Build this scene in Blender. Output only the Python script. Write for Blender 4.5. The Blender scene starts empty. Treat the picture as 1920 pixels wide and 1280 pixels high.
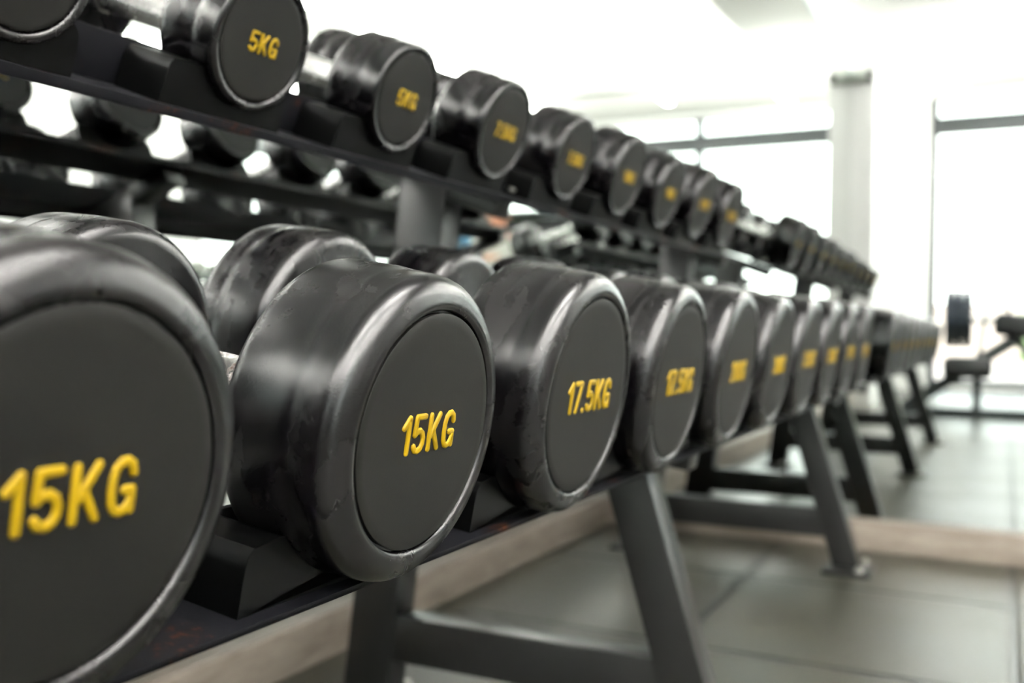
import bpy, bmesh, math, random
from mathutils import Vector, Matrix, Euler
random.seed(7)
PI = math.pi
col = bpy.context.scene.collection
sc = bpy.context.scene

# ------------------------------------------------------------------ materials
def nt(name):
    m = bpy.data.materials.new(name); m.use_nodes = True
    t = m.node_tree; b = t.nodes['Principled BSDF']
    return m, t, b
def node(t, kind, **kw):
    n = t.nodes.new(kind)
    for k, v in kw.items(): setattr(n, k, v)
    return n
def objcoord(t, scale=1.0, rand=True):
    """object coordinates, shifted per object so that copies do not repeat each other's wear"""
    tc = node(t, 'ShaderNodeTexCoord')
    if not rand: return tc.outputs['Object']
    oi = node(t, 'ShaderNodeObjectInfo')
    mul = node(t, 'ShaderNodeMath', operation='MULTIPLY'); mul.inputs[1].default_value = 13.7
    t.links.new(oi.outputs['Random'], mul.inputs[0])
    add = node(t, 'ShaderNodeVectorMath', operation='ADD')
    t.links.new(tc.outputs['Object'], add.inputs[0]); t.links.new(mul.outputs[0], add.inputs[1])
    return add.outputs[0]
def noise(t, vec, scale, detail=4, rough=.55, dist=0):
    n = node(t, 'ShaderNodeTexNoise'); n.inputs['Scale'].default_value = scale
    n.inputs['Detail'].default_value = detail; n.inputs['Roughness'].default_value = rough
    n.inputs['Distortion'].default_value = dist
    t.links.new(vec, n.inputs['Vector']); return n.outputs['Fac']
def ramp(t, fac, stops):
    r = node(t, 'ShaderNodeValToRGB'); e = r.color_ramp.elements
    e[0].position, e[0].color = stops[0][0], (*stops[0][1], 1)
    e[1].position, e[1].color = stops[-1][0], (*stops[-1][1], 1)
    for p, c in stops[1:-1]:
        x = e.new(p); x.color = (*c, 1)
    t.links.new(fac, r.inputs[0]); return r.outputs[0]
def maprange(t, fac, a, b, c, d):
    m = node(t, 'ShaderNodeMapRange')
    for i, v in zip((1, 2, 3, 4), (a, b, c, d)): m.inputs[i].default_value = v
    t.links.new(fac, m.inputs[0]); return m.outputs[0]
def bump(t, b, h, strength, dist=.001):
    n = node(t, 'ShaderNodeBump'); n.inputs['Strength'].default_value = strength
    n.inputs['Distance'].default_value = dist
    t.links.new(h, n.inputs['Height']); t.links.new(n.outputs[0], b.inputs['Normal']); return n
def plain(name, c, rough=.5, metal=0, var=.12, scale=8, spec=.5, rv=.03):
    m, t, b = nt(name); v = objcoord(t)
    f = noise(t, v, scale)
    lo = tuple(x*(1-var) for x in c); hi = tuple(min(1, x*(1+var)) for x in c)
    t.links.new(ramp(t, f, [(.3, lo), (.7, hi)]), b.inputs['Base Color'])
    t.links.new(maprange(t, f, .3, .7, rough*(1-rv), min(1, rough*(1+rv))), b.inputs['Roughness'])
    b.inputs['Metallic'].default_value = metal; b.inputs['Specular IOR Level'].default_value = spec
    return m
def emit(name, c, s):
    m, t, b = nt(name)
    b.inputs['Base Color'].default_value = (*c, 1)
    b.inputs['Emission Color'].default_value = (*c, 1); b.inputs['Emission Strength'].default_value = s
    return m

def mk_rubber():
    m, t, b = nt('black_rubber'); v = objcoord(t)
    tc = node(t, 'ShaderNodeTexCoord'); sep = node(t, 'ShaderNodeSeparateXYZ'); t.links.new(tc.outputs['Object'], sep.inputs[0])
    at = node(t, 'ShaderNodeMath', operation='ARCTAN2'); t.links.new(sep.outputs[1], at.inputs[0]); t.links.new(sep.outputs[2], at.inputs[1])
    sc_ = node(t, 'ShaderNodeMath', operation='MULTIPLY'); sc_.inputs[1].default_value = .035; t.links.new(at.outputs[0], sc_.inputs[0])
    cb = node(t, 'ShaderNodeCombineXYZ'); t.links.new(sep.outputs[0], cb.inputs[0]); t.links.new(sc_.outputs[0], cb.inputs[1])
    oi = node(t, 'ShaderNodeObjectInfo'); t.links.new(oi.outputs['Random'], cb.inputs[2])
    big = noise(t, cb.outputs[0], 30, 3, .48, .7)       # hand-polished and dusty bands running round the head
    fine = noise(t, v, 1100, 3, .6)
    scr = noise(t, v, 60, 6, .75, 1.5)
    t.links.new(ramp(t, big, [(.34, (.0007, .0006, .0009)), (.50, (.0022, .0019, .0022)), (.68, (.0062, .0054, .0056))]), b.inputs['Base Color'])  # faint purple cast in the colour imitates tinted reflections from outdoors
    a = maprange(t, big, .34, .68, .15, .33)
    s2 = maprange(t, scr, .3, .75, -.03, .06)
    add = node(t, 'ShaderNodeMath', operation='ADD'); t.links.new(a, add.inputs[0]); t.links.new(s2, add.inputs[1])
    t.links.new(add.outputs[0], b.inputs['Roughness'])
    mix = node(t, 'ShaderNodeMath', operation='ADD')
    t.links.new(fine, mix.inputs[0]); t.links.new(maprange(t, scr, .2, .8, 0, .5), mix.inputs[1])
    bump(t, b, mix.outputs[0], .3, .0003)
    t.links.new(maprange(t, big, .34, .68, .50, .40), b.inputs['Specular IOR Level'])
    return m
def mk_face():
    m, t, b = nt('matte_black_end_cap'); v = objcoord(t)
    f = noise(t, v, 9, 5, .6, .5); fine = noise(t, v, 1200, 2)
    t.links.new(ramp(t, f, [(.3, (.0020, .0019, .0014)), (.7, (.0042, .0040, .0030))]), b.inputs['Base Color'])
    b.inputs['Roughness'].default_value = .55
    b.inputs['Specular IOR Level'].default_value = .22
    bump(t, b, fine, .2, .0002)
    return m
def mk_knurl(rust):
    m, t, b = nt('knurled_steel_rusty' if rust else 'knurled_chrome')
    tc = node(t, 'ShaderNodeTexCoord'); v = tc.outputs['Object']
    sep = node(t, 'ShaderNodeSeparateXYZ'); t.links.new(v, sep.inputs[0])
    at = node(t, 'ShaderNodeMath', operation='ARCTAN2'); t.links.new(sep.outputs[1], at.inputs[0]); t.links.new(sep.outputs[2], at.inputs[1])
    ang = node(t, 'ShaderNodeMath', operation='MULTIPLY'); ang.inputs[1].default_value = 48; t.links.new(at.outputs[0], ang.inputs[0])
    ax = node(t, 'ShaderNodeMath', operation='MULTIPLY'); ax.inputs[1].default_value = 3200; t.links.new(sep.outputs[0], ax.inputs[0])
    outs = []
    for op in ('ADD', 'SUBTRACT'):
        s = node(t, 'ShaderNodeMath', operation=op); t.links.new(ang.outputs[0], s.inputs[0]); t.links.new(ax.outputs[0], s.inputs[1])
        w = node(t, 'ShaderNodeMath', operation='SINE'); t.links.new(s.outputs[0], w.inputs[0])
        k = node(t, 'ShaderNodeMath', operation='ABSOLUTE'); t.links.new(w.outputs[0], k.inputs[0]); outs.append(k.outputs[0])
    mn = node(t, 'ShaderNodeMath', operation='MINIMUM'); t.links.new(outs[0], mn.inputs[0]); t.links.new(outs[1], mn.inputs[1])
    bump(t, b, mn.outputs[0], .9 if rust else .35, .0007)
    n = noise(t, objcoord(t), 45, 5, .65)
    if rust:
        t.links.new(ramp(t, n, [(.50, (.62, .61, .58)), (.60, (.16, .07, .04)), (.7, (.08, .028, .016))]), b.inputs['Base Color'])
        t.links.new(maprange(t, n, .50, .62, 1, .35), b.inputs['Metallic'])
        t.links.new(maprange(t, n, .50, .62, .22, .6), b.inputs['Roughness'])
    else:
        b.inputs['Base Color'].default_value = (.72, .71, .70, 1); b.inputs['Metallic'].default_value = 1
        t.links.new(maprange(t, n, .3, .7, .16, .3), b.inputs['Roughness'])
    return m
def mk_tray():
    m, t, b = nt('black_powder_coat_with_rust'); tc = node(t, 'ShaderNodeTexCoord'); v = tc.outputs['Object']
    n = noise(t, v, 210, 5, .7); area = noise(t, v, 14, 2, .5)
    mul = node(t, 'ShaderNodeMath', operation='MULTIPLY'); t.links.new(n, mul.inputs[0]); t.links.new(area, mul.inputs[1])
    c = ramp(t, mul.outputs[0], [(.345, (.0035, .0035, .0045)), (.37, (.03, .009, .004)), (.45, (.05, .016, .006))])
    t.links.new(c, b.inputs['Base Color'])
    b.inputs['Roughness'].default_value = .45; b.inputs['Specular IOR Level'].default_value = .12
    bump(t, b, noise(t, v, 800, 2), .3, .0003)
    return m
def mk_floor():
    m, t, b = nt('rubber_floor_tiles'); g = node(t, 'ShaderNodeNewGeometry')
    off = node(t, 'ShaderNodeVectorMath', operation='ADD'); off.inputs[1].default_value = (-.02+5.4, -1.70+5.4, 0)
    t.links.new(g.outputs['Position'], off.inputs[0])
    sep = node(t, 'ShaderNodeSeparateXYZ'); t.links.new(off.outputs[0], sep.inputs[0])
    ds = []
    for i in (0, 1):
        mo = node(t, 'ShaderNodeMath', operation='MODULO'); mo.inputs[1].default_value = .54; t.links.new(sep.outputs[i], mo.inputs[0])
        sb = node(t, 'ShaderNodeMath', operation='SUBTRACT'); sb.inputs[1].default_value = .27; t.links.new(mo.outputs[0], sb.inputs[0])
        ab = node(t, 'ShaderNodeMath', operation='ABSOLUTE'); t.links.new(sb.outputs[0], ab.inputs[0]); ds.append(ab.outputs[0])
    mx = node(t, 'ShaderNodeMath', operation='MAXIMUM'); t.links.new(ds[0], mx.inputs[0]); t.links.new(ds[1], mx.inputs[1])
    joint = maprange(t, mx.outputs[0], .257, .266, 0, 1)
    f = noise(t, g.outputs['Position'], 3, 5, .6); sp = noise(t, g.outputs['Position'], 420, 2)
    base = ramp(t, f, [(.35, (.026, .0262, .018)), (.65, (.055, .0535, .039))])
    spk = ramp(t, sp, [(.62, (1, 1, 1)), (.72, (1.9, 1.8, 1.7))])
    mm = node(t, 'ShaderNodeMix', data_type='RGBA', blend_type='MULTIPLY'); mm.inputs[0].default_value = 1
    t.links.new(base, mm.inputs[6]); t.links.new(spk, mm.inputs[7])
    mj = node(t, 'ShaderNodeMix', data_type='RGBA'); t.links.new(joint, mj.inputs[0]); t.links.new(mm.outputs[2], mj.inputs[6])
    mj.inputs[7].default_value = (.007, .0075, .006, 1)
    t.links.new(mj.outputs[2], b.inputs['Base Color'])
    t.links.new(maprange(t, f, .3, .7, .27, .38), b.inputs['Roughness'])
    inv = node(t, 'ShaderNodeMath', operation='MULTIPLY'); inv.inputs[1].default_value = -6; t.links.new(joint, inv.inputs[0])
    ad = node(t, 'ShaderNodeMath', operation='ADD'); t.links.new(inv.outputs[0], ad.inputs[0]); t.links.new(sp, ad.inputs[1])
    bump(t, b, ad.outputs[0], .5, .001)
    return m
def mk_mirror():
    m, t, b = nt('mirror_glass')
    b.inputs['Base Color'].default_value = (.87, .90, .875, 1); b.inputs['Metallic'].default_value = 1
    n = noise(t, objcoord(t, rand=False), 2.0, 3)
    t.links.new(maprange(t, n, .3, .7, .0, .012), b.inputs['Roughness'])
    return m
def mk_glass():
    m, t, b = nt('window_glass')
    out = t.nodes['Material Output']
    tr = node(t, 'ShaderNodeBsdfTransparent'); tr.inputs[0].default_value = (.95, .985, .96, 1)
    gl = node(t, 'ShaderNodeBsdfGlossy'); gl.inputs['Roughness'].default_value = .02
    fr = node(t, 'ShaderNodeFresnel'); fr.inputs[0].default_value = 1.45
    mx = node(t, 'ShaderNodeMixShader'); 
    ge = node(t, 'ShaderNodeNewGeometry'); om = node(t, 'ShaderNodeMath', operation='SUBTRACT'); om.inputs[0].default_value = 1
    t.links.new(ge.outputs['Backfacing'], om.inputs[1]); pr_ = node(t, 'ShaderNodeMath', operation='MULTIPLY')
    t.links.new(fr.outputs[0], pr_.inputs[0]); t.links.new(om.outputs[0], pr_.inputs[1]); t.links.new(pr_.outputs[0], mx.inputs[0])
    t.links.new(tr.outputs[0], mx.inputs[1]); t.links.new(gl.outputs[0], mx.inputs[2]); t.links.new(mx.outputs[0], out.inputs[0])
    return m
def mk_wood():
    m, t, b = nt('beige_laminate_plinth'); g = node(t, 'ShaderNodeNewGeometry')
    mp = node(t, 'ShaderNodeMapping'); mp.inputs['Scale'].default_value = (5, 5, 22)
    t.links.new(g.outputs['Position'], mp.inputs[0])
    f = noise(t, mp.outputs[0], 1.6, 5, .6, .4)
    t.links.new(ramp(t, f, [(.3, (.25, .21, .17)), (.5, (.34, .29, .24)), (.7, (.42, .37, .31))]), b.inputs['Base Color'])
    b.inputs['Roughness'].default_value = .5
    return m
M = dict(
    rubber=mk_rubber(), cap=mk_face(), rusty=mk_knurl(True), chrome=mk_knurl(False), tray=mk_tray(), floor=mk_floor(),
    mirror=mk_mirror(), glass=mk_glass(), wood=mk_wood(),
    yellow=plain('yellow_raised_paint', (.27, .172, .002), .45, spec=.25, var=.08, scale=60),
    saddle=plain('black_moulded_plastic', (.0012, .0012, .0012), .36, scale=40, spec=.12),
    frame=plain('charcoal_powder_coat', (.0095, .0092, .0088), .3, scale=20, spec=.42, rv=.01),
    bolt=plain('zinc_bolt', (.55, .54, .5), .3, 1),
    white=plain('white_wall_paint', (.86, .87, .85), .7, var=.02, scale=2),
    ceil=plain('white_ceiling_paint', (.88, .89, .87), .8, var=.02, scale=2),
    dark=plain('dark_anodised_frame', (.035, .043, .045), .4),
    black=plain('black_vinyl', (.012, .012, .013), .4),
    navy=plain('dark_navy_plate', (.015, .022, .035), .35),
    grey=plain('light_grey_steel', (.34, .37, .33), .4),
    steel=plain('polished_steel', (.6, .6, .6), .2, 1),
    blue=plain('blue_rubber', (.03, .22, .42), .45),
    orange=plain('orange_rubber', (.55, .17, .05), .5),
    skin=plain('skin', (.50, .24, .15), .5, var=.06),
    hair=plain('dark_brown_hair', (.02, .012, .008), .5),
    shirt=plain('light_grey_cotton', (.45, .46, .42), .85, var=.08),
    jeans=plain('pale_blue_cotton', (.30, .36, .46), .85, var=.1),
    shoe=plain('white_shoe', (.6, .6, .6), .5),
    leaf=plain('leaf_green', (.26, .36, .16), .6, var=.6, scale=5),
    paving=plain('pink_brick_paving', (.60, .48, .44), .8, var=.1, scale=3),
    render=plain('pale_render', (.75, .62, .56), .8, var=.04),
    lamp=emit('lamp_diffuser', (1, .965, .94), 60), uplamp=emit('uplight_diffuser', (1, .965, .94), 360),  # glow of the added fill lights, strongest upward to whiten the ceiling
    vent=plain('dark_vent_slot', (.02, .03, .03), .6),
)

# ------------------------------------------------------------------ mesh helpers
def sharpen(bm, ang=34):
    for f in bm.faces: f.smooth = True
    for e in bm.edges:
        if len(e.link_faces) == 2 and e.calc_face_angle(0) > math.radians(ang): e.smooth = False
def link(name, bm, mat, parent=None, smooth=34, loc=None, rot=None):
    bmesh.ops.recalc_face_normals(bm, faces=bm.faces[:])
    sharpen(bm, smooth)
    me = bpy.data.meshes.new(name); bm.to_mesh(me); bm.free()
    me.materials.append(mat)
    o = bpy.data.objects.new(name, me); col.objects.link(o)
    if parent: o.parent = parent
    if loc: o.location = loc
    if rot: o.rotation_euler = rot
    return o
def tag(o, label=None, cat=None, group=None, kind=None):
    if label: o['label'] = label
    if cat: o['category'] = cat
    if group: o['group'] = group
    if kind: o['kind'] = kind
    return o
def empty(name, loc=(0, 0, 0), rot=(0, 0, 0)):
    o = bpy.data.objects.new(name, None); col.objects.link(o); o.empty_display_size = .05
    o.location = loc; o.rotation_euler = rot; return o
def box(bm, lo, hi, bev=0, mtx=None):
    r = bmesh.ops.create_cube(bm, size=1)
    vs = r['verts']
    for v in vs:
        v.co = Vector([lo[i] + (v.co[i]+.5)*(hi[i]-lo[i]) for i in range(3)])
    if bev:
        es = list({e for v in vs for e in v.link_edges})
        rr = bmesh.ops.bevel(bm, geom=es, offset=bev, segments=2, affect='EDGES', profile=.6)
        vs = list({v for f in rr['faces'] for v in f.verts} | {v for v in vs if v.is_valid})
        # all verts of the connected piece
        seen = set(vs); st = list(vs)
        while st:
            v = st.pop()
            for e in v.link_edges:
                w = e.other_vert(v)
                if w not in seen: seen.add(w); st.append(w)
        vs = list(seen)
    if mtx is not None:
        for v in vs: v.co = mtx @ v.co
    return vs
def bar(bm, p, q, w, d, bev=.003, up=(0, 1, 0)):
    """rectangular tube from p to q; w across, d along `up`"""
    p, q = Vector(p), Vector(q); z = (q-p).normalized(); y = Vector(up); y = (y - z*y.dot(z)).normalized(); x = y.cross(z)
    m = Matrix(((x.x, y.x, z.x, p.x), (x.y, y.y, z.y, p.y), (x.z, y.z, z.z, p.z), (0, 0, 0, 1)))
    box(bm, (-w/2, -d/2, 0), (w/2, d/2, (q-p).length), bev, m)
def cyl(bm, p, q, r, seg=24, r2=None):
    p, q = Vector(p), Vector(q); d = q-p
    m = Matrix.Translation((p+q)/2) @ d.to_track_quat('Z', 'Y').to_matrix().to_4x4()
    bmesh.ops.create_cone(bm, cap_ends=True, segments=seg, radius1=r, radius2=r if r2 is None else r2, depth=d.length, matrix=m)
def lathe(bm, prof, seg=72, axis='x'):
    """revolve (a, r) around local x; points with r = 0 close the shape"""
    rings = []
    for a, r in prof:
        if r <= 1e-7: rings.append([bm.verts.new((a, 0, 0))])
        else: rings.append([bm.verts.new((a, r*math.cos(2*PI*i/seg), r*math.sin(2*PI*i/seg))) for i in range(seg)])
    for A, B in zip(rings, rings[1:]):
        for i in range(seg):
            j = (i+1) % seg
            if len(A) == 1 and len(B) == 1: continue
            if len(A) == 1: bm.faces.new((A[0], B[j], B[i]))
            elif len(B) == 1: bm.faces.new((A[i], A[j], B[0]))
            else: bm.faces.new((A[i], A[j], B[j], B[i]))
def tube(bm, pts, r, seg=10):
    pts = [Vector(p) for p in pts]; rings = []
    rs = r if isinstance(r, (list, tuple)) else [r]*len(pts)
    ref = Vector((0.013, .1, 1)).normalized()
    for i, p in enumerate(pts):
        d = (pts[min(i+1, len(pts)-1)] - pts[max(i-1, 0)]).normalized()
        if abs(d.dot(ref)) > .95: ref = Vector((1, .1, 0)).normalized()
        a = d.cross(ref).normalized(); b = d.cross(a)
        rings.append([bm.verts.new(p + rs[i]*(math.cos(2*PI*k/seg)*a + math.sin(2*PI*k/seg)*b)) for k in range(seg)])
    for A, B in zip(rings, rings[1:]):
        for k in range(seg): bm.faces.new((A[k], A[(k+1) % seg], B[(k+1) % seg], B[k]))
    bm.faces.new(rings[0]); bm.faces.new(rings[-1][::-1])
def B(): return bmesh.new()

# ------------------------------------------------------------------ raised lettering
GL = {
 '1': (.40, [[(.09, .70), (.31, .93), (.31, .07)]]),
 '5': (.58, [[(.50, .93), (.12, .93), (.09, .50)], [(.10, .49), (.20, .57), (.32, .58), (.43, .51), (.49, .38), (.48, .24), (.41, .12), (.29, .07), (.16, .10), (.09, .20)]]),
 'K': (.60, [[(.09, .93), (.09, .07)], [(.50, .93), (.15, .40)], [(.25, .55), (.51, .07)]]),
 'G': (.60, [[(.51, .72), (.47, .86), (.37, .93), (.26, .92), (.15, .83), (.10, .66), (.09, .45), (.11, .24), (.18, .11), (.28, .07), (.38, .10), (.47, .20), (.50, .30)], [(.35, .43), (.51, .43), (.51, .09)]]),
 '7': (.56, [[(.08, .93), (.49, .93), (.22, .07)]]),
 '.': (.20, [[(.10, .07), (.10, .085)]]),
 '2': (.58, [[(.09, .74), (.14, .87), (.27, .94), (.41, .90), (.49, .77), (.46, .60), (.09, .07), (.51, .07)]]),
 '0': (.60, [[(.30, .93), (.16, .86), (.10, .68), (.09, .50), (.10, .32), (.16, .14), (.30, .07), (.44, .14), (.50, .32), (.51, .50), (.50, .68), (.44, .86), (.30, .93)]]),
}
def stroke(bm, pts, r, h, H):
    """flat-topped raised stroke in the (y,z) plane, rising along +x"""
    P = [Vector((a*H, b*H)) for a, b in pts]
    closed = (P[0]-P[-1]).length < 1e-6
    Q = [P[0]]
    for i in range(1, len(P)):                       # round the corners a little
        Q.append(P[i])
    prof = [(-1, 0), (-.93, .55), (-.72, .88), (-.35, 1), (.35, 1), (.72, .88), (.93, .55), (1, 0)]
    path = []                                        # (centre, normal, scale)
    n = len(Q)
    def nrm(i, j): d = (Q[j]-Q[i]).normalized(); return Vector((-d.y, d.x))
    if not closed:
        d = (Q[1]-Q[0]).normalized(); a = nrm(0, 1)
        for t in (.98, .85, .55): path.append((Q[0]-d*r*t, a, math.sqrt(1-t*t)))
        path.append((Q[0], a, 1))
    else: path.append((Q[0], (nrm(0, 1)+nrm(n-2, n-1)).normalized(), 1))
    for i in range(1, n-1):
        a, b = nrm(i-1, i), nrm(i, i+1); k = a.dot(b)
        if k > .75: path.append((Q[i], (a+b).normalized(), 1/max(.6, math.sqrt((1+k)/2))))
        else:
            steps = 7
            ang = math.atan2(a.x*b.y-a.y*b.x, k)
            for s in range(steps):
                th = ang*s/(steps-1)
                path.append((Q[i], Vector((a.x*math.cos(th)-a.y*math.sin(th), a.x*math.sin(th)+a.y*math.cos(th))), 1))
    if not closed:
        d = (Q[-1]-Q[-2]).normalized(); a = nrm(n-2, n-1)
        path.append((Q[-1], a, 1))
        for t in (.55, .85, .98): path.append((Q[-1]+d*r*t, a, math.sqrt(1-t*t)))
    else: path.append((Q[-1], (nrm(0, 1)+nrm(n-2, n-1)).normalized(), 1))
    rings = [[bm.verts.new((h*z*(min(1, .35+s*.65)), c.x+nn.x*r*y*s, c.y+nn.y*r*y*s)) for y, z in prof] for c, nn, s in path]
    for A, C in zip(rings, rings[1:]):
        for k in range(len(prof)-1): bm.faces.new((A[k], A[k+1], C[k+1], C[k]))
def text_bm(s, H):
    gap = .115
    W = sum(GL[c][0] for c in s)+gap*(len(s)-1)
    bm = B(); x = -W/2
    for c in s:
        w, paths = GL[c]
        for p in paths: stroke(bm, [(x+a, b-.5) for a, b in p], .082*H, .0013, H)
        x += w+gap
    return bm

# ------------------------------------------------------------------ camera
TH, PIT, ROL = .4618, .0168, .011
CAMH = .56
fw = Vector((-math.sin(TH)*math.cos(PIT), math.cos(TH)*math.cos(PIT), -math.sin(PIT)))
rt = Vector((math.cos(TH), math.sin(TH), 0)); up = rt.cross(fw)
r2 = math.cos(ROL)*rt + math.sin(ROL)*up; u2 = math.cos(ROL)*up - math.sin(ROL)*rt
cd = bpy.data.cameras.new('camera'); cam = bpy.data.objects.new('camera', cd); col.objects.link(cam)
cam.matrix_world = Matrix(((r2.x, u2.x, -fw.x, 0), (r2.y, u2.y, -fw.y, 0), (r2.z, u2.z, -fw.z, CAMH), (0, 0, 0, 1)))
cd.lens = 35; cd.sensor_width = 36; cd.clip_start = .02; cd.clip_end = 200
cd.dof.use_dof = True; cd.dof.focus_distance = .57; cd.dof.aperture_fstop = 5.0; cd.dof.aperture_blades = 0
sc.camera = cam

# ------------------------------------------------------------------ dumbbells
# local frame of a dumbbell: x = its axis (front face at +x), y = along the rack, z = up
def head_profile(R, Rf, L, two):
    dip = .965 if two else .986
    pr = [(.004, 0), (.004, Rf+.0002), (.0005, Rf+.0007), (-.0008, Rf+.0020), (-.0012, Rf+.0045), (-.0006, Rf+.0065)]
    e = Rf+.0075
    for t in (.12, .3, .5, .7, .88, 1):
        a = t*PI/2
        pr.append((.0002+(1-math.cos(a))*.0 + .013*(1-math.cos(a)), e+(R*.985-e)*math.sin(a)))
    pr += [(.019, R*.987), (.024, R*(dip+.004)), (.0265, R*dip), (.029, R*(dip+.006)), (.034, R*.998), (.038, R)]
    pr += [(L*.6, R)]
    for t in (0, .2, .4, .6, .8, 1):
        a = t*PI/2; pr.append((L-.012+.012*math.sin(a), R-.012*(1-math.cos(a))))
    pr += [(L, R*.4), (L+.0015, R*.36), (L+.0015, 0)]
    return pr
def make_dumbbell(text, R, Rf, L, G, H, rust):
    """L head length, G grip length; origin at the grip centre"""
    root = empty('dumbbell')
    XF = G/2+L
    for side in (1, -1):
        bm = B(); lathe(bm, [(XF-a, r) for a, r in head_profile(R, Rf, L, R < .08)], 96)
        if side < 0:
            for v in bm.verts: v.co.x, v.co.y = -v.co.x, -v.co.y
        h = link('head', bm, M['rubber'], root, 50)
        bm = B(); lathe(bm, [(XF-.003, 0), (XF-.003, Rf-.0012), (XF-.0002, Rf-.0010), (XF+.0002, Rf-.0018), (XF+.0003, Rf*.9), (XF+.0003, 0)][::1], 96)
        if side < 0:
            for v in bm.verts: v.co.x, v.co.y = -v.co.x, -v.co.y
        link('end_cap', bm, M['cap'], h, 50)
        bm = text_bm(text, H)
        for v in bm.verts:
            v.co.x += XF+.0002
            if side < 0: v.co.x, v.co.y = -v.co.x, -v.co.y
        link('weight_marking', bm, M['yellow'], h, 60)
    r = .0165 if R > .08 else .0145
    pr = []
    n = 16
    for i in range(n+1):
        t = -1+2*i/n
        pr.append((t*(G/2+.002), r*(1+.07*(1-t*t))))
    bm = B(); lathe(bm, [(-G/2-.002, 0)]+pr+[(G/2+.002, 0)], 48)
    hd = link('handle', bm, M['rusty'] if rust else M['chrome'], root, 60)
    if not rust:
        for s in (1, -1):
            bm = B(); x0 = s*(G/2-.013)
            lathe(bm, [(x0-.007, r*.9), (x0-.007, r*1.16), (x0-.004, r*1.2), (x0-.002, r*1.12), (x0, r*1.2), (x0+.002, r*1.12), (x0+.004, r*1.2), (x0+.007, r*1.16), (x0+.007, r*.9)], 48)
            link('collar', bm, M['steel'], hd, 40)
    return root
def copy_tree(o, parent=None):
    c = o.copy(); col.objects.link(c)
    if parent: c.parent = parent
    for ch in list(o.children): copy_tree(ch, c)
    return c

# tiers: X lateral distance from the camera, tilt, spacing; numbers measured from the perspective of the photo
TIER = dict(
    low=dict(t=.155, Q=(.287+.0885*math.sin(.155), -.0601-.0885*math.cos(.155)), s0=.2383, ds=.2349),
    up=dict(t=.35, Q=(.5745+.0585*math.sin(.35), .2371-.0585*math.cos(.35)), s0=.6706, ds=.227))
KINDS = {  # text: outer radius, face radius, head length, grip, letter height
 '2.5': (.052, .043, .058, .148, .0150), '5': (.0585, .0498, .068, .150, .0175), '7.5': (.065, .0545, .072, .152, .0180),
 '10': (.0705, .0590, .074, .152, .0185), '12.5': (.0755, .0635, .076, .154, .0185),
 '15': (.0885, .0675, .075, .165, .0222), '17.5': (.0950, .0755, .079, .165, .0245), '20': (.0965, .0765, .082, .165, .0245),
 '22.5': (.0985, .0775, .085, .165, .0245), '25': (.1000, .0785, .088, .165, .0245)}
low = ['15', '15', '17.5', '17.5', '20', '20', '22.5', '22.5', '25', '25']
upr = ['2.5', '2.5', '5', '5', '7.5', '7.5', '10', '10', '12.5', '12.5']
LAB = {
 ('low', 0): 'black rubber 15KG dumbbell, largest in view, cut off by the left edge',
 ('low', 1): 'whole black rubber 15KG dumbbell in sharp focus, with scuffed rim and rusty handle',
 ('low', 2): 'black 17.5KG dumbbell directly right of the sharply focused 15KG one',
 ('low', 3): 'second black 17.5KG dumbbell, above the near slanted front leg of the rack',
 ('low', 4): 'fifth black dumbbell on the lower tier, just past the second 17.5KG one',
 ('low', 5): 'sixth black dumbbell on the lower tier, left of the far frame leg top',
 ('low', 6): 'seventh black dumbbell on the lower tier, above the far slanted front leg',
 ('low', 7): 'eighth black dumbbell on the lower tier, third from its far end',
 ('low', 8): 'ninth black dumbbell on the lower tier, last but one before the end mirror',
 ('low', 9): 'tenth and farthest black dumbbell on the lower tier, beside the end mirror',
 ('up', -2): 'small black dumbbell at the near end of the upper tier, seen in the mirror',
 ('up', -1): 'small black dumbbell cut off by the top left corner, on the upper tier',
 ('up', 0): 'small black 5KG dumbbell cut off by the top edge, with bright chrome handle',
 ('up', 1): 'second small black 5KG dumbbell, first whole one on the upper tier',
 ('up', 2): 'first of the two black 7.5KG dumbbells, right of the second 5KG one',
 ('up', 3): 'second of the two black 7.5KG dumbbells on the upper tier',
 ('up', 4): 'fifth black dumbbell face on the upper tier, just past the 7.5KG pair',
 ('up', 5): 'third from last black dumbbell but one on the upper tier, before the dark window bar',
 ('up', 6): 'last but one black dumbbell on the upper tier, near the end mirror',
 ('up', 7): 'farthest black dumbbell on the upper tier, beside a bare chrome handle reflection'}
LAB[('up', 5)] = 'sixth black dumbbell face on the upper tier, two before the farthest one'
proto = {}
for tier, names, n0 in (('low', low, 0), ('up', upr, -2)):
    T = TIER[tier]; t = T['t']
    for i, w in enumerate(names):
        n = n0+i; R, Rf, L, G, H = KINDS[w]
        o = make_dumbbell(w+'KG', R, Rf, L, G, H, tier == 'low') if w not in proto else copy_tree(proto[w])
        proto.setdefault(w, o)
        face = Vector((-T['Q'][0]+R*math.sin(t), T['s0']+T['ds']*n, CAMH+T['Q'][1]+R*math.cos(t)))
        back = Vector((-math.cos(t), 0, math.sin(t)))
        o.location = face + back*(L+G/2)
        o.rotation_euler = (0, t, 0)
        tag(o, LAB[(tier, n)], 'dumbbell', 'dumbbells on the lower tier' if tier == 'low' else 'dumbbells on the upper tier')

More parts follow.
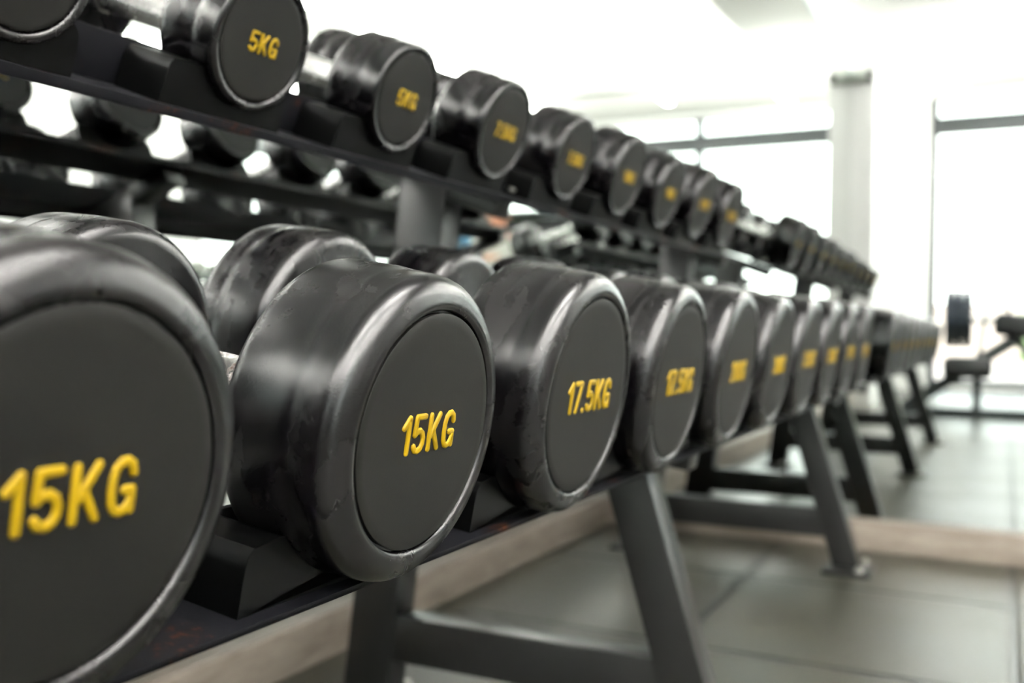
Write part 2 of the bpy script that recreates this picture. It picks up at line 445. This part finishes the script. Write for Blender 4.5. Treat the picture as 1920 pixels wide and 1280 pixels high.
# ------------------------------------------------------------------ the rack
rack = empty('dumbbell_rack', (-.6, 1.2, 0))
tag(rack, 'long two tier charcoal steel rack holding rows of black round dumbbells', 'dumbbell rack')
def rl(name, bm, mat, smooth=34, parent=None):
    for v in bm.verts: v.co -= Vector((-.6, 1.2, 0))
    return link(name, bm, mat, parent or rack, smooth)
def tframe(tier, X, y, off):
    """world matrix with origin on the tray plane at lateral distance X; local x points down and forward along the tray, z along its normal"""
    T = TIER[tier]; t = T['t']
    h = T['Q'][1] + (X-T['Q'][0])*math.tan(t)
    return Matrix.Translation((-X, y, CAMH+h)) @ Matrix.Rotation(t, 4, 'Y') @ Matrix.Translation((0, 0, off))
Y0, Y1 = .0, 2.47
def railz(tier, Xf, Xb, lip_front, lip_back, y0, y1):
    """angle-section rail: tilted plate with folded edges, local u from front (0) to back (-w)"""
    T = TIER[tier]; w = (Xb-Xf)/math.cos(T['t']); th = .004
    m = tframe(tier, Xf, 0, -.0035 if tier == 'low' else -.012)
    bm = B()
    box(bm, (-w, y0, -th), (0, y1, 0), .001, m)
    if lip_front: box(bm, (-th, y0, -lip_front), (0, y1, -.0005), .001, m)
    if lip_back > 0: box(bm, (-w-.0005, y0, 0), (-w+th, y1, lip_back), .001, m)
    if lip_back < 0: box(bm, (-w, y0, lip_back), (-w+th, y1, -.0005), .001, m)
    return bm
for tier, fr, bk in (('low', (.325, .395, .004, .034), (.520, .600, 0, -.014)), ('up', (.598, .662, .009, .040), (.770, .850, 0, -.012))):
    rl('front_rail', railz(tier, *fr, Y0, Y1), M['tray'])
    rl('back_rail', railz(tier, *bk, Y0, Y1), M['tray'])
# saddles: moulded blocks with a concave cradle
def saddle_bm(R, depth, hl, hr, tall):
    bm = B(); pts = []
    k = 18; Rr = R+.0006
    wmax = math.sqrt(max(0, Rr**2-(Rr-tall+.004)**2))
    wl, wr = min(wmax, hl-.014), min(wmax, hr-.010)
    for i in range(k+1):
        a = -wl + (wl+wr)*i/k
        pts.append((a, Rr-math.sqrt(Rr*Rr-a*a)))
    def side(w, half, top): return [(w+.004, top+.0006), (half-.005, top-.0015), (half-.001, top-.006), (half, top-.012), (half+.001, -.0035 if R > .08 else -.012)]
    loop = pts + side(wr, hr, pts[-1][1]) + [(-x, z) for x, z in side(wl, hl, pts[0][1])[::-1]]
    F = [bm.verts.new((0, x, z)) for x, z in loop]; K = [bm.verts.new((-depth, x, z)) for x, z in loop]
    n = len(loop)
    for i in range(n): bm.faces.new((F[i], F[(i+1) % n], K[(i+1) % n], K[i]))
    # caps as strips down to the base line, so that the concave outline stays clean
    for V in (F, K):
        f = bm.faces.new(V if V is F else V[::-1])
        bmesh.ops.triangulate(bm, faces=[f], ngon_method='EAR_CLIP')
    return bm
sc_cache = {}
for tier, names, n0, Xf, Xb, dep in (('low', low, 0, .334, .532, .056), ('up', upr, -2, .604, .786, .052)):
    T = TIER[tier]
    for i, w in enumerate(names):
        y = T['s0']+T['ds']*(n0+i); R = KINDS[w][0]
        for X in (Xf, Xb):
            key = (w, dep)
            if key not in sc_cache:
                o = link('saddle', saddle_bm(R, dep, *((.098, .064) if tier == 'low' else (.084, .058)), .037 if tier == 'low' else .030), M['saddle'], rack, 40); sc_cache[key] = o
            else:
                o = sc_cache[key].copy(); col.objects.link(o)
            o.parent = rack
            o.matrix_local = Matrix.Translation((.6, -1.2, 0)) @ tframe(tier, X, y, 0)
# frames
def W(X, y, h): return (-X, y, CAMH+h)
for y in (.03, 1.22, 2.41):
    bm = B(); bar(bm, W(.832, y, -.556), W(.735, y, .203), .075, .05); rl('upright', bm, M['frame'])
    bm = B(); bar(bm, W(.322, y, -.556), W(.440, y, -.166), .058, .05); rl('front_leg', bm, M['frame'])
    bm = B(); bar(bm, W(.375, y, -.452), W(.80, y, -.452), .066, .044); rl('crossbar', bm, M['frame'])
    bm = B(); bar(bm, W(.350, y, -.168), W(.765, y, -.103), .024, .04); rl('tray_arm', bm, M['frame'])
    bm = B(); bar(bm, W(.622, y, .158), W(.846, y, .2395), .028, .04); rl('tray_arm', bm, M['frame'])
    for X in (.322, .835):
        bm = B(); box(bm, (-X-.05, y-.07, .0005), (-X+.055, y+.07, .010), .002)
        fp = rl('foot_plate', bm, M['frame'])
        for dy in (-.052, .052):
            bm = B(); c = Vector((-X+.03, y+dy, 0)); cyl(bm, c+Vector((0, 0, .009)), c+Vector((0, 0, .013)), .011, 16); cyl(bm, c+Vector((0, 0, .013)), c+Vector((0, 0, .021)), .0075, 6)
            rl('bolt', bm, M['bolt'], 30, fp)
# bolts heads under the upper tray
for y in (.03, 1.22, 2.41):
    for X in (.63, .82):
        bm = B(); p = tframe('up', X, y, -.0065)
        cyl(bm, p @ Vector((0, .04, .0005)), p @ Vector((0, .04, .005)), .007, 12); rl('bolt', bm, M['bolt'])

# ------------------------------------------------------------------ the room
XM, YM = -1.0375, 2.67        # mirror planes
XR, YB = 4.0, -4.57         # right wall and window wall
CH = 2.72
def struct(name, bm, mat):
    o = link(name, bm, mat); o['kind'] = 'structure'; return o
bm = B(); box(bm, (XM-.4, YB-.2, -.1), (XR+.2, YM+.2, 0)); struct('floor', bm, M['floor'])
# ceiling with a raised tray recess in the middle
cx0, cx1, cy0, cy1 = -.27, 2.9, -3.1, 1.6
bm = B()
box(bm, (XM-.4, YB-.2, CH), (cx0, YM+.2, CH+.25)); box(bm, (cx1, YB-.2, CH), (XR+.2, YM+.2, CH+.25))
box(bm, (cx0, YB-.2, CH), (cx1, cy0, CH+.25)); box(bm, (cx0, cy1, CH), (cx1, YM+.2, CH+.25))
box(bm, (cx0, cy0, CH+.12), (cx1, cy1, CH+.25))
struct('ceiling', bm, M['ceil'])
bm = B(); box(bm, (XM-.2, YB-.2, 0), (XM-.006, YM+.2, CH)); struct('wall_left', bm, M['white'])
bm = B(); box(bm, (XM-.006, YM+.006, 0), (XR, YM+.2, CH)); struct('wall_far', bm, M['white'])
bm = B(); box(bm, (XM-.006, -2.62, 0), (XM+.16, -2.24, CH)); struct('trim_1', bm, M['white'])     # column at the end of the mirror
# window wall behind the camera: white pier, then floor-to-ceiling glazing
WX0 = -.66; WT = 2.68
bm = B(); box(bm, (XM-.006, YB-.2, 0), (WX0, YB, CH)); box(bm, (WX0, YB-.2, WT), (XR, YB, CH)); box(bm, (WX0, YB-.2, 0), (XR, YB, .05)); struct('wall_back', bm, M['white'])
def window(name, axis, a0, a1, z0, z1, zb, muls, c):
    """frame in the wall plane; axis 'x' runs along x at y=c, axis 'y' along y at x=c"""
    fr = empty(name); fr['kind'] = 'structure'
    def bx(bm, a, b, lo, hi, d=.05):
        if axis == 'x': box(bm, (a, c-.1-d, lo), (b, c-.1+d, hi), .004)
        else: box(bm, (c+.1-d, a, lo), (c+.1+d, b, hi), .004)
    bm = B()
    bx(bm, a0, a0+.06, z0, z1); bx(bm, a1-.05, a1, z0, z1); bx(bm, a0+.06, a1-.05, z0, z0+.05)
    bx(bm, a0+.06, a1-.05, zb, zb+.155)
    for m in muls: bx(bm, m-.035, m+.035, z0+.05, zb); bx(bm, m-.035, m+.035, zb+.155, z1)
    link('window_frame', bm, M['dark'], fr)['kind'] = 'structure'
    edges = [a0+.05]+list(muls)+[a1-.05]
    for p, q in zip(edges, edges[1:]):
        for lo, hi in ((z0+.05, zb), (zb+.155, z1)):
            bm = B()
            if axis == 'x': box(bm, (p+.02, c-.104, lo-.005), (q-.02, c-.098, hi+.005))
            else: box(bm, (c+.098, p+.02, lo-.005), (c+.104, q-.02, hi+.005))
            link('window_pane', bm, M['glass'], fr)['kind'] = 'structure'
window('window_1', 'x', WX0, XR, .05, WT, 2.355, [.78, 2.2], YB)
# right wall with two big windows
bm = B()
segs = [(-4.3, -1.0)]
box(bm, (XR, YB-.2, 0), (XR+.2, segs[0][0], CH)); box(bm, (XR, segs[0][1], 0), (XR+.2, YM+.2, CH))
for a, b in segs: box(bm, (XR, a, 0), (XR+.2, b, .35)); box(bm, (XR, a, 2.6), (XR+.2, b, CH))
struct('wall_right', bm, M['white'])
window('window_2', 'y', *segs[0], .35, 2.6, 2.1, [-2.8], XR)
# plinths (light beige) along both mirrors
BH = .075
bm = B(); box(bm, (XM+.0, YB, 0), (XM+.032, -2.62, BH), .003); box(bm, (XM, -2.24, 0), (XM+.032, YM, BH), .003); struct('baseboard_left', bm, M['wood'])
bm = B(); box(bm, (XM+.032, YM-.032, 0), (XR, YM, BH), .003); struct('baseboard_far', bm, M['wood'])
# mirrors
bm = B(); box(bm, (XM-.006, -2.24, BH), (XM, YM, 2.38)); tag(link('wall_mirror', bm, M['mirror']), 'tall mirror covering the wall behind the long dumbbell rack', 'mirror')
bm = B(); box(bm, (XM, YM, BH), (XR, YM+.006, 2.66)); tag(link('wall_mirror', bm, M['mirror']), 'tall mirror on the end wall just past the far end of the rack', 'mirror')
bm = B(); box(bm, (XM-.006, -2.24, 2.38), (XM+.006, YM, 2.395)); struct('trim_2', bm, plain('mirror_edge_strip', (.55, .72, .74), .3))
# sensor box on the column, added linear fill lights, linear air slot
s = empty('wall_sensor', (XM+.07, -2.24, 2.37)); tag(s, 'small grey sensor box high on the white column beside the mirror end', 'sensor')
bm = B(); box(bm, (-.075, -.001, -.035), (.04, .09, .035), .006); link('housing', bm, M['grey'], s)
bm = B(); box(bm, (.041, .0, -.04), (.085, .095, .035), .01); link('lens_cover', bm, M['black'], s)
lamp0 = None  # hanging lights added to brighten ceiling and room, no such fixtures known
for x, ys in ((-.35, (-2.95,)), (.75, (-2.95, -1.6, -.25, 1.1)), (2.0, (-2.95, -1.6, -.25, 1.1)), (3.25, (-2.95, -1.6, -.25, 1.1))):
    for y in ys:
        z = (CH+.12 if (cx0 < x < cx1 and cy0 < y < cy1) else CH)
        if lamp0 is None:
            o = lamp0 = empty('linear_ceiling_light', (x, y, z))
            bm = B(); box(bm, (-.035, -.6, -.22), (.035, .6, -.19), .006); link('housing', bm, M['white'], o)
            bm = B(); box(bm, (-.032, -.59, -.235), (.032, .59, -.2201), .006); link('lower_diffuser', bm, M['lamp'], o)
            bm = B(); box(bm, (-.028, -.59, -.1899), (.028, .59, -.180), .004); link('upper_diffuser', bm, M['uplamp'], o)
            for yy in (-.45, .45):
                bm = B(); cyl(bm, (0, yy, -.181), (0, yy, .0005), .003, 8); link('suspension_rod', bm, M['steel'], o)
        else: o = copy_tree(lamp0); o.location = (x, y, z)
        tag(o, 'slim white linear light hanging just under the white ceiling', 'ceiling light', 'linear ceiling lights')
o = empty('air_vent', (1.34, -3.31, CH)); tag(o, 'long dark linear air slot in the white ceiling', 'air vent')
bm = B(); box(bm, (-.43, -.075, -.012), (.43, .075, .0005), .002); link('frame', bm, M['white'], o)
bm = B()
for yy in (-.04, .0, .04): box(bm, (-.42, yy-.016, -.015), (.42, yy+.016, -.010))
link('slot', bm, M['vent'], o)

# ------------------------------------------------------------------ gym equipment seen only in the mirrors
def plate(name, c, axis, r, th, mat, parent):
    bm = B(); lathe(bm, [(-th/2, .02), (-th/2, r*.35), (-th*.35, r*.4), (-th*.35, r*.8), (-th/2, r*.86), (-th/2, r*.97), (-th*.4, r), (th*.4, r), (th/2, r*.97), (th/2, r*.86), (th*.35, r*.8), (th*.35, r*.4), (th/2, r*.35), (th/2, .02), (-th/2, .02)], 48)
    o = link(name, bm, mat, parent, 40); o.location = c
    if axis == 'y': o.rotation_euler = (0, 0, PI/2)
    return o
# leg-press-like bench machine in the end mirror, right edge of the photo
mc = empty('weight_machine', (-.2, -1.6, 0)); tag(mc, 'black weight machine with slanted padded beam, reflected at the right edge', 'gym machine')
def mp(name, bm, mat, sm=34):
    for v in bm.verts: v.co -= Vector((-.2, -1.6, 0))
    return link(name, bm, mat, mc, sm)
bm = B(); bar(bm, (-.62, -1.66, .03), (.42, -1.66, .03), .06, .06); bar(bm, (-.17, -1.9, .03), (-.17, -1.35, .03), .05, .05); bar(bm, (.36, -1.95, .03), (.36, -1.35, .03), .05, .05); mp('base_frame', bm, M['dark'])
bm = B(); bar(bm, (-.60, -1.66, .05), (.04, -1.66, .50), .08, .06); mp('slanted_beam', bm, M['dark'])
bm = B(); bar(bm, (-.17, -1.66, .05), (-.17, -1.66, .36), .05, .05); bar(bm, (.34, -1.66, .05), (.02, -1.66, .56), .05, .05); mp('support_post', bm, M['dark'])
bm = B(); box(bm, (-.37, -1.80, .25), (-.08, -1.52, .39), .04); mp('seat_pad', bm, M['black'], 60)
bm = B(); bar(bm, (-.08, -1.66, .60), (.42, -1.66, .55), .15, .26, .04); mp('back_pad', bm, M['black'], 60)
bm = B(); tube(bm, [(-.17, -1.66, .36), (-.14, -1.62, .55), (-.11, -1.60, .76)], .016); mp('lever', bm, M['steel'])
bm = B(); cyl(bm, (-.34, -1.60, .62), (.0, -1.60, .62), .02); mp('axle', bm, M['steel'])
for x in (-.335, -.28, -.225): tag(plate('weight_plate', Vector((x, -1.60, .63)), 'x', .185, .045, M['navy'], None), 'round dark navy weight plate loaded on the slanted weight machine', 'weight plate', 'plates loaded on the weight machine')
bm = B(); tube(bm, [(.02, -1.6, .6), (.0, -1.55, .70), (-.04, -1.55, .77)], .013); mp('grip_handle', bm, M['black'])
# cable machine in light grey steel, behind the bench
cm = empty('cable_machine', (.85, -2.45, 0)); tag(cm, 'pale grey cable machine with dark weight stack, reflected between the two tiers', 'gym machine')
bm = B()
for x in (-.30, .30): bar(bm, (x, 0, .02), (x, 0, 1.45), .07, .07)
bar(bm, (-.30, 0, 1.42), (.30, 0, 1.42), .06, .07); bar(bm, (-.3, -.3, .03), (-.3, .35, .03), .06, .05); bar(bm, (.3, -.3, .03), (.3, .35, .03), .06, .05)
link('frame', bm, M['grey'], cm)
bm = B()
for i in range(16): box(bm, (-.15, -.06, .12+.045*i), (.15, .06, .155+.045*i), .004)
link('weight_stack', bm, M['black'], cm)
bm = B(); cyl(bm, (-.10, 0, .05), (-.10, 0, 1.40), .009); cyl(bm, (.10, 0, .05), (.10, 0, 1.40), .009); link('guide_rod', bm, M['steel'], cm)
bm = B(); bar(bm, (-.05, .10, .6), (-.05, .10, 1.34), .07, .05); bar(bm, (-.24, .12, 1.17), (.16, .12, 1.17), .05, .04); link('carriage', bm, M['grey'], cm)
bm = B(); tube(bm, [(.1, .12, 1.2), (.3, .25, 1.28), (.42, .3, 1.3)], .022); tube(bm, [(-.2, .12, 1.2), (-.38, .25, 1.24)], .022); link('handlebar', bm, M['grey'], cm)
# plate tree with dark plates
def plate_tree(x, y, label, mats):
    r = empty('plate_rack', (x, y, 0)); tag(r, label, 'weight plate rack')
    bm = B(); bar(bm, (0, 0, .02), (0, 0, 1.52), .07, .07); bar(bm, (-.3, 0, .03), (.3, 0, .03), .06, .05); bar(bm, (0, -.3, .03), (0, .3, .03), .06, .05); link('stand', bm, M['dark'], r)
    j = 0
    for z, rad in ((.34, .21), (.86, .19), (1.37, .13)):
        for s in (-1, 1):
            bm = B(); cyl(bm, (s*.03, 0, z), (s*.26, 0, z), .018); link('peg', bm, M['steel'], r)
            for q in range(2):
                mt = mats[j % len(mats)]; cn = {'blue_rubber': 'blue', 'orange_rubber': 'orange', 'dark_navy_plate': 'dark navy'}.get(mt.name, 'black')
                tag(plate('weight_plate', Vector((x+s*(.09+.055*q), y, z)), 'x', rad*(1-.08*q), .04, mt, None), cn+' weight plate hanging on a peg of the dark plate rack', 'weight plate', cn+' plates on the plate rack'); j += 1
    return r
plate_tree(2.47, -2.75, 'dark plate rack with a blue weight plate, reflected near the middle', [M['navy'], M['black'], M['black'], M['blue'], M['black'], M['orange'], M['black'], M['black'], M['blue'], M['blue'], M['blue'], M['orange']])
# deep shelf of grey exercise balls along the window wall
sh = empty('storage_shelf', (2.2, -3.75, 0)); tag(sh, 'long dark storage shelf with a closed back, reflected under the upper tier', 'shelf')
bm = B()
for x in (-1.5, -.5, .5, 1.5): bar(bm, (x, -.2, 0), (x, -.2, 1.70), .05, .05); bar(bm, (x, .2, 0), (x, .2, 1.70), .05, .05)
link('upright', bm, M['dark'], sh)
for z in (.12, .52, .92, 1.34, 1.66):
    bm = B(); box(bm, (-1.52, -.22, z), (1.52, .22, z+.03), .004); link('shelf_board', bm, M['dark'], sh)
bm = B(); box(bm, (-1.52, -.235, .1), (1.52, -.225, 1.66)); link('back_panel', bm, M['black'], sh)
b0 = None
for zi, z in enumerate((.15, .55, .95)):
    for k in range(9):
        if b0 is None:
            bm = B(); bmesh.ops.create_uvsphere(bm, u_segments=32, v_segments=20, radius=.13)
            for v in bm.verts:
                if abs(v.co.z) < .012: v.co *= .985
            o = b0 = link('exercise_ball', bm, M['grey'], None, 60)
        else: o = b0.copy(); col.objects.link(o)
        o.location = (2.2-1.28+.32*k, -3.73, z+.13)
        tag(o, 'grey exercise ball on the %s board of the dark storage shelf' % ('lowest', 'middle', 'highest loaded')[zi], 'exercise ball', 'exercise balls on the %s board' % ('lowest', 'middle', 'highest loaded')[zi])
# a second, shorter rack with hex dumbbells facing the window side
r2k = empty('dumbbell_rack', (3.0, -.6, 0)); tag(r2k, 'short dark rack of grey hexagonal dumbbells across the room, seen in the mirror', 'dumbbell rack')
bm = B()
for y in (-.75, .75):
    bar(bm, (.18, y, .01), (.10, y, 1.0), .06, .05); bar(bm, (-.22, y, .01), (.10, y, .78), .06, .05)
link('upright', bm, M['dark'], r2k)
for z, x in ((.42, -.06), (.86, .07)):
    bm = B(); box(bm, (x-.16, -.82, z), (x+.16, .82, z+.02), .003); box(bm, (x-.16, -.82, z-.03), (x-.15, .82, z+.02)); link('shelf', bm, M['dark'], r2k)
bm0 = B(); 
hx = empty('hex_dumbbell')
for s in (-1, 1):
    bm = B(); cyl(bm, (s*.06, 0, 0), (s*.135, 0, 0), .058, 6)
    bmesh.ops.bevel(bm, geom=bm.edges[:], offset=.008, segments=2, affect='EDGES')
    link('head', bm, M['grey'] if s < 0 else M['frame'], hx)
bm = B(); cyl(bm, (-.065, 0, 0), (.065, 0, 0), .014); link('handle', bm, M['steel'], hx)
bm0.free()
i = 0
for zi, (z, x) in enumerate(((.42, -.06), (.86, .07))):
    for k in range(9):
        o = hx if i == 0 else copy_tree(hx)
        o.location = (3.0+x, -.6-.70+.175*k, z+.02+.0505); o.rotation_euler = (PI/6, 0, 0)
        tag(o, 'grey hexagonal dumbbell on the %s shelf of the short rack across the room' % ('lower', 'upper')[zi], 'dumbbell', 'hexagonal dumbbells on the %s shelf' % ('lower', 'upper')[zi])
        i += 1

# ------------------------------------------------------------------ the person in the mirror
def skin_mesh(name, verts, edges, radii, mat, parent, root=0, sub=2):
    me = bpy.data.meshes.new(name); me.from_pydata(verts, edges, []); o = bpy.data.objects.new(name, me); col.objects.link(o)
    md = o.modifiers.new('skin', 'SKIN'); md.use_smooth_shade = True
    sv = me.skin_vertices[0].data
    for i, r in enumerate(radii):
        rr = r if isinstance(r, tuple) else (r, r)
        sv[i].radius = rr; sv[i].use_root = (i == root)
    s = o.modifiers.new('sub', 'SUBSURF'); s.levels = s.render_levels = sub
    dg = bpy.context.evaluated_depsgraph_get(); dg.update()
    ev = o.evaluated_get(dg); m2 = bpy.data.meshes.new_from_object(ev); m2.name = name
    bpy.data.objects.remove(o); o = bpy.data.objects.new(name, m2); col.objects.link(o)
    m2.materials.clear(); m2.materials.append(mat)
    for p in m2.polygons: p.use_smooth = True
    o.parent = parent; return o
pr = empty('person', (1.72, -2.0, 0), (0, 0, .6)); tag(pr, 'standing person in a light grey T-shirt and pale blue trousers, seen in the mirror', 'person')
# joints, facing local +y
J = dict(pelvis=(0, 0, .86), waist=(0, 0, .99), chest=(0, -.01, 1.16), neck=(0, -.01, 1.31), neck2=(0, .005, 1.37), head=(0, .02, 1.45), crown=(0, .015, 1.54))
for s, k in ((-1, 'l'), (1, 'r')):
    J.update({k+'hip': (s*.08, 0, .83), k+'knee': (s*.09, .02, .45), k+'ank': (s*.09, -.01, .08), k+'toe': (s*.10, .14, .035),
              k+'sh': (s*.165, -.01, 1.27)})
J.update(lel=(-.24, -.02, 1.03), lwr=(-.20, .14, .93), lpalm=(-.18, .20, .91), rel=(.25, .03, 1.04), rwr=(.14, .22, 1.08), rpalm=(.09, .27, 1.10))
names = list(J); idx = {n: i for i, n in enumerate(names)}
E_ = [('pelvis', 'waist'), ('waist', 'chest'), ('chest', 'neck'), ('neck', 'neck2'), ('neck2', 'head'), ('head', 'crown')]
for k in 'lr': E_ += [('pelvis', k+'hip'), (k+'hip', k+'knee'), (k+'knee', k+'ank'), (k+'ank', k+'toe'), ('neck', k+'sh'), (k+'sh', k+'el'), (k+'el', k+'wr'), (k+'wr', k+'palm')]
RAD = dict(pelvis=(.13, .10), waist=(.115, .085), chest=(.13, .095), neck=(.06, .055), neck2=.048, head=(.075, .09), crown=(.055, .065))
for k in 'lr': RAD.update({k+'hip': .078, k+'knee': .052, k+'ank': .036, k+'toe': .03, k+'sh': .048, k+'el': .038, k+'wr': .025, k+'palm': (.032, .018)})
vs = [J[n] for n in names]; es = [(idx[a], idx[b]) for a, b in E_]; rs = [RAD[n] for n in names]
# fingers: five short chains rooted in each palm
for k, d in (('l', Vector((.1, .9, -.25)).normalized()), ('r', Vector((-.75, .6, .25)).normalized())):
    base = Vector(J[k+'palm']); side = d.cross(Vector((0, 0, 1))).normalized(); nrm = side.cross(d)
    for f in range(5):
        o_ = (f-1.5)*.018 if f < 4 else -.034
        ln = (.062, .072, .068, .052, .045)[f]
        a = base + side*o_ + d*(.008 if f < 4 else -.02); b_ = a + d*ln*.55 + (side*-.018 if f == 4 else Vector()); c_ = b_ + d*ln*.35 - nrm*.02
        i0 = len(vs); vs += [tuple(a), tuple(b_), tuple(c_)]; rs += [.0095, .0085, .0075]
        es += [(idx[k+'palm'], i0), (i0, i0+1), (i0+1, i0+2)]
skin_mesh('body', vs, es, rs, M['skin'], pr, 0)
bm = B()                                            # hair cap, nose, ears, eyes, mouth
bmesh.ops.create_uvsphere(bm, u_segments=24, v_segments=16, radius=.098, matrix=Matrix.Translation((0, -.012, 1.50)) @ Matrix.Diagonal((.92, 1.08, .98, 1)))
bmesh.ops.delete(bm, geom=[v for v in bm.verts if v.co.z < 1.455 or (v.co.y > .055 and v.co.z < 1.53)], context='VERTS')
link('hair', bm, M['hair'], pr, 80)
bm = B(); bmesh.ops.create_cone(bm, cap_ends=True, segments=8, radius1=.016, radius2=.007, depth=.04, matrix=Matrix.Translation((0, .105, 1.455)))
for s in (-1, 1): bmesh.ops.create_uvsphere(bm, u_segments=10, v_segments=8, radius=.024, matrix=Matrix.Translation((s*.082, .01, 1.455)) @ Matrix.Diagonal((.4, .8, 1.2, 1)))
link('face_features', bm, M['skin'], pr, 80)
for s in (-1, 1):
    bm = B(); bmesh.ops.create_uvsphere(bm, u_segments=10, v_segments=8, radius=.011, matrix=Matrix.Translation((s*.031, .096, 1.475))); link('eye', bm, M['hair'], pr, 80)
bm = B(); box(bm, (-.022, .093, 1.412), (.022, .102, 1.420), .003); link('mouth', bm, plain('lips', (.35, .10, .08), .5), pr)
shv = [(0, 0, .90), (0, 0, 1.0), (0, -.01, 1.16), (0, -.01, 1.275), (-.16, -.01, 1.262), (.16, -.01, 1.262), (-.215, -.015, 1.13), (.22, .01, 1.13)]
skin_mesh('shirt', shv, [(0, 1), (1, 2), (2, 3), (3, 4), (3, 5), (4, 6), (5, 7)], [(.145, .115), (.13, .10), (.145, .11), (.075, .066), .062, .062, .058, .058], M['shirt'], pr, 0)
tv = [(0, 0, .90), (0, 0, .83), (-.085, 0, .78), (.085, 0, .78), (-.09, .02, .45), (.09, .02, .45), (-.09, -.01, .10), (.09, -.01, .10)]
skin_mesh('trousers', tv, [(0, 1), (1, 2), (1, 3), (2, 4), (3, 5), (4, 6), (5, 7)], [(.135, .105), (.13, .105), .092, .092, .066, .066, .058, .058], M['jeans'], pr, 0)
for s in (-1, 1):
    bm = B(); box(bm, (s*.095-.045, -.07, 0), (s*.095+.045, .19, .085), .03); link('shoe', bm, M['shoe'], pr, 80)

# ------------------------------------------------------------------ outdoors, behind the windows
bm = B(); box(bm, (-12, -24, -.3), (24, YB-.2, -.12)); box(bm, (XR+.2, YB-.2, -.3), (24, 14, -.12)); struct('ground', bm, M['paving'])
def hedge(c, sx, sy, h, label):
    bm = B(); bmesh.ops.create_icosphere(bm, subdivisions=5, radius=1)
    rnd = random.Random(int(c[0]*10+c[1]))
    ph = [(rnd.uniform(2, 9), rnd.uniform(2, 9), rnd.uniform(2, 9), rnd.uniform(0, 6)) for _ in range(9)]
    for v in bm.verts:
        n = v.co.normalized(); d = sum(math.sin(a*n.x*1.7+p)*math.sin(b*n.y*1.7-p)*math.sin(q*n.z*1.7+2*p) for a, b, q, p in ph)*.07 + rnd.uniform(-.05, .05)
        e = [math.copysign(abs(x)**.6, x) for x in n]
        v.co = Vector((e[0]*sx, e[1]*sy, (e[2]*.5+.5)*h))*(1+d)
        v.co.z = max(0, v.co.z)
    o = link('bush', bm, M['leaf'], None, 180, (c[0], c[1], -.13)); tag(o, label, 'bush')
hedge((1.8, -12.5), 1.6, 1.0, 1.0, 'leafy green bush outside the middle of the window wall')
hedge((5.6, -11), 1.6, 1.2, 2.2, 'taller green bush outside the window wall, toward the room corner')
hedge((9.0, -2.0), 1.0, 2.0, 1.6, 'leafy green bush outside the far side windows')
bm = B(); box(bm, (-10, -18.4, -.12), (16, -18, 1.1)); tag(link('garden_wall', bm, M['render']), 'pale low garden wall far beyond the window wall', 'wall')

# ------------------------------------------------------------------ light
w = bpy.data.worlds.new('world'); sc.world = w; w.use_nodes = True
t = w.node_tree; bg = t.nodes['Background']
tc = node(t, 'ShaderNodeTexCoord'); sp = node(t, 'ShaderNodeSeparateXYZ'); t.links.new(tc.outputs['Generated'], sp.inputs[0])
c = ramp(t, sp.outputs[2], [(0.0, (1.0, .985, .98)), (.35, (.93, .97, 1.0)), (1.0, (.78, .89, 1.0))])
t.links.new(c, bg.inputs[0]); bg.inputs[1].default_value = 7.0
sc.view_settings.view_transform = 'Standard'; sc.view_settings.look = 'None'; sc.view_settings.gamma = 1
sc.view_settings.use_curve_mapping = False
sc.view_settings.exposure = 0.0
sc.cycles.max_bounces = 14; sc.cycles.glossy_bounces = 8; sc.cycles.diffuse_bounces = 6; sc.cycles.transparent_max_bounces = 12
sc.cycles.caustics_reflective = False; sc.cycles.caustics_refractive = False
sc.cycles.sample_clamp_indirect = 25
sc.cycles.use_denoising = True
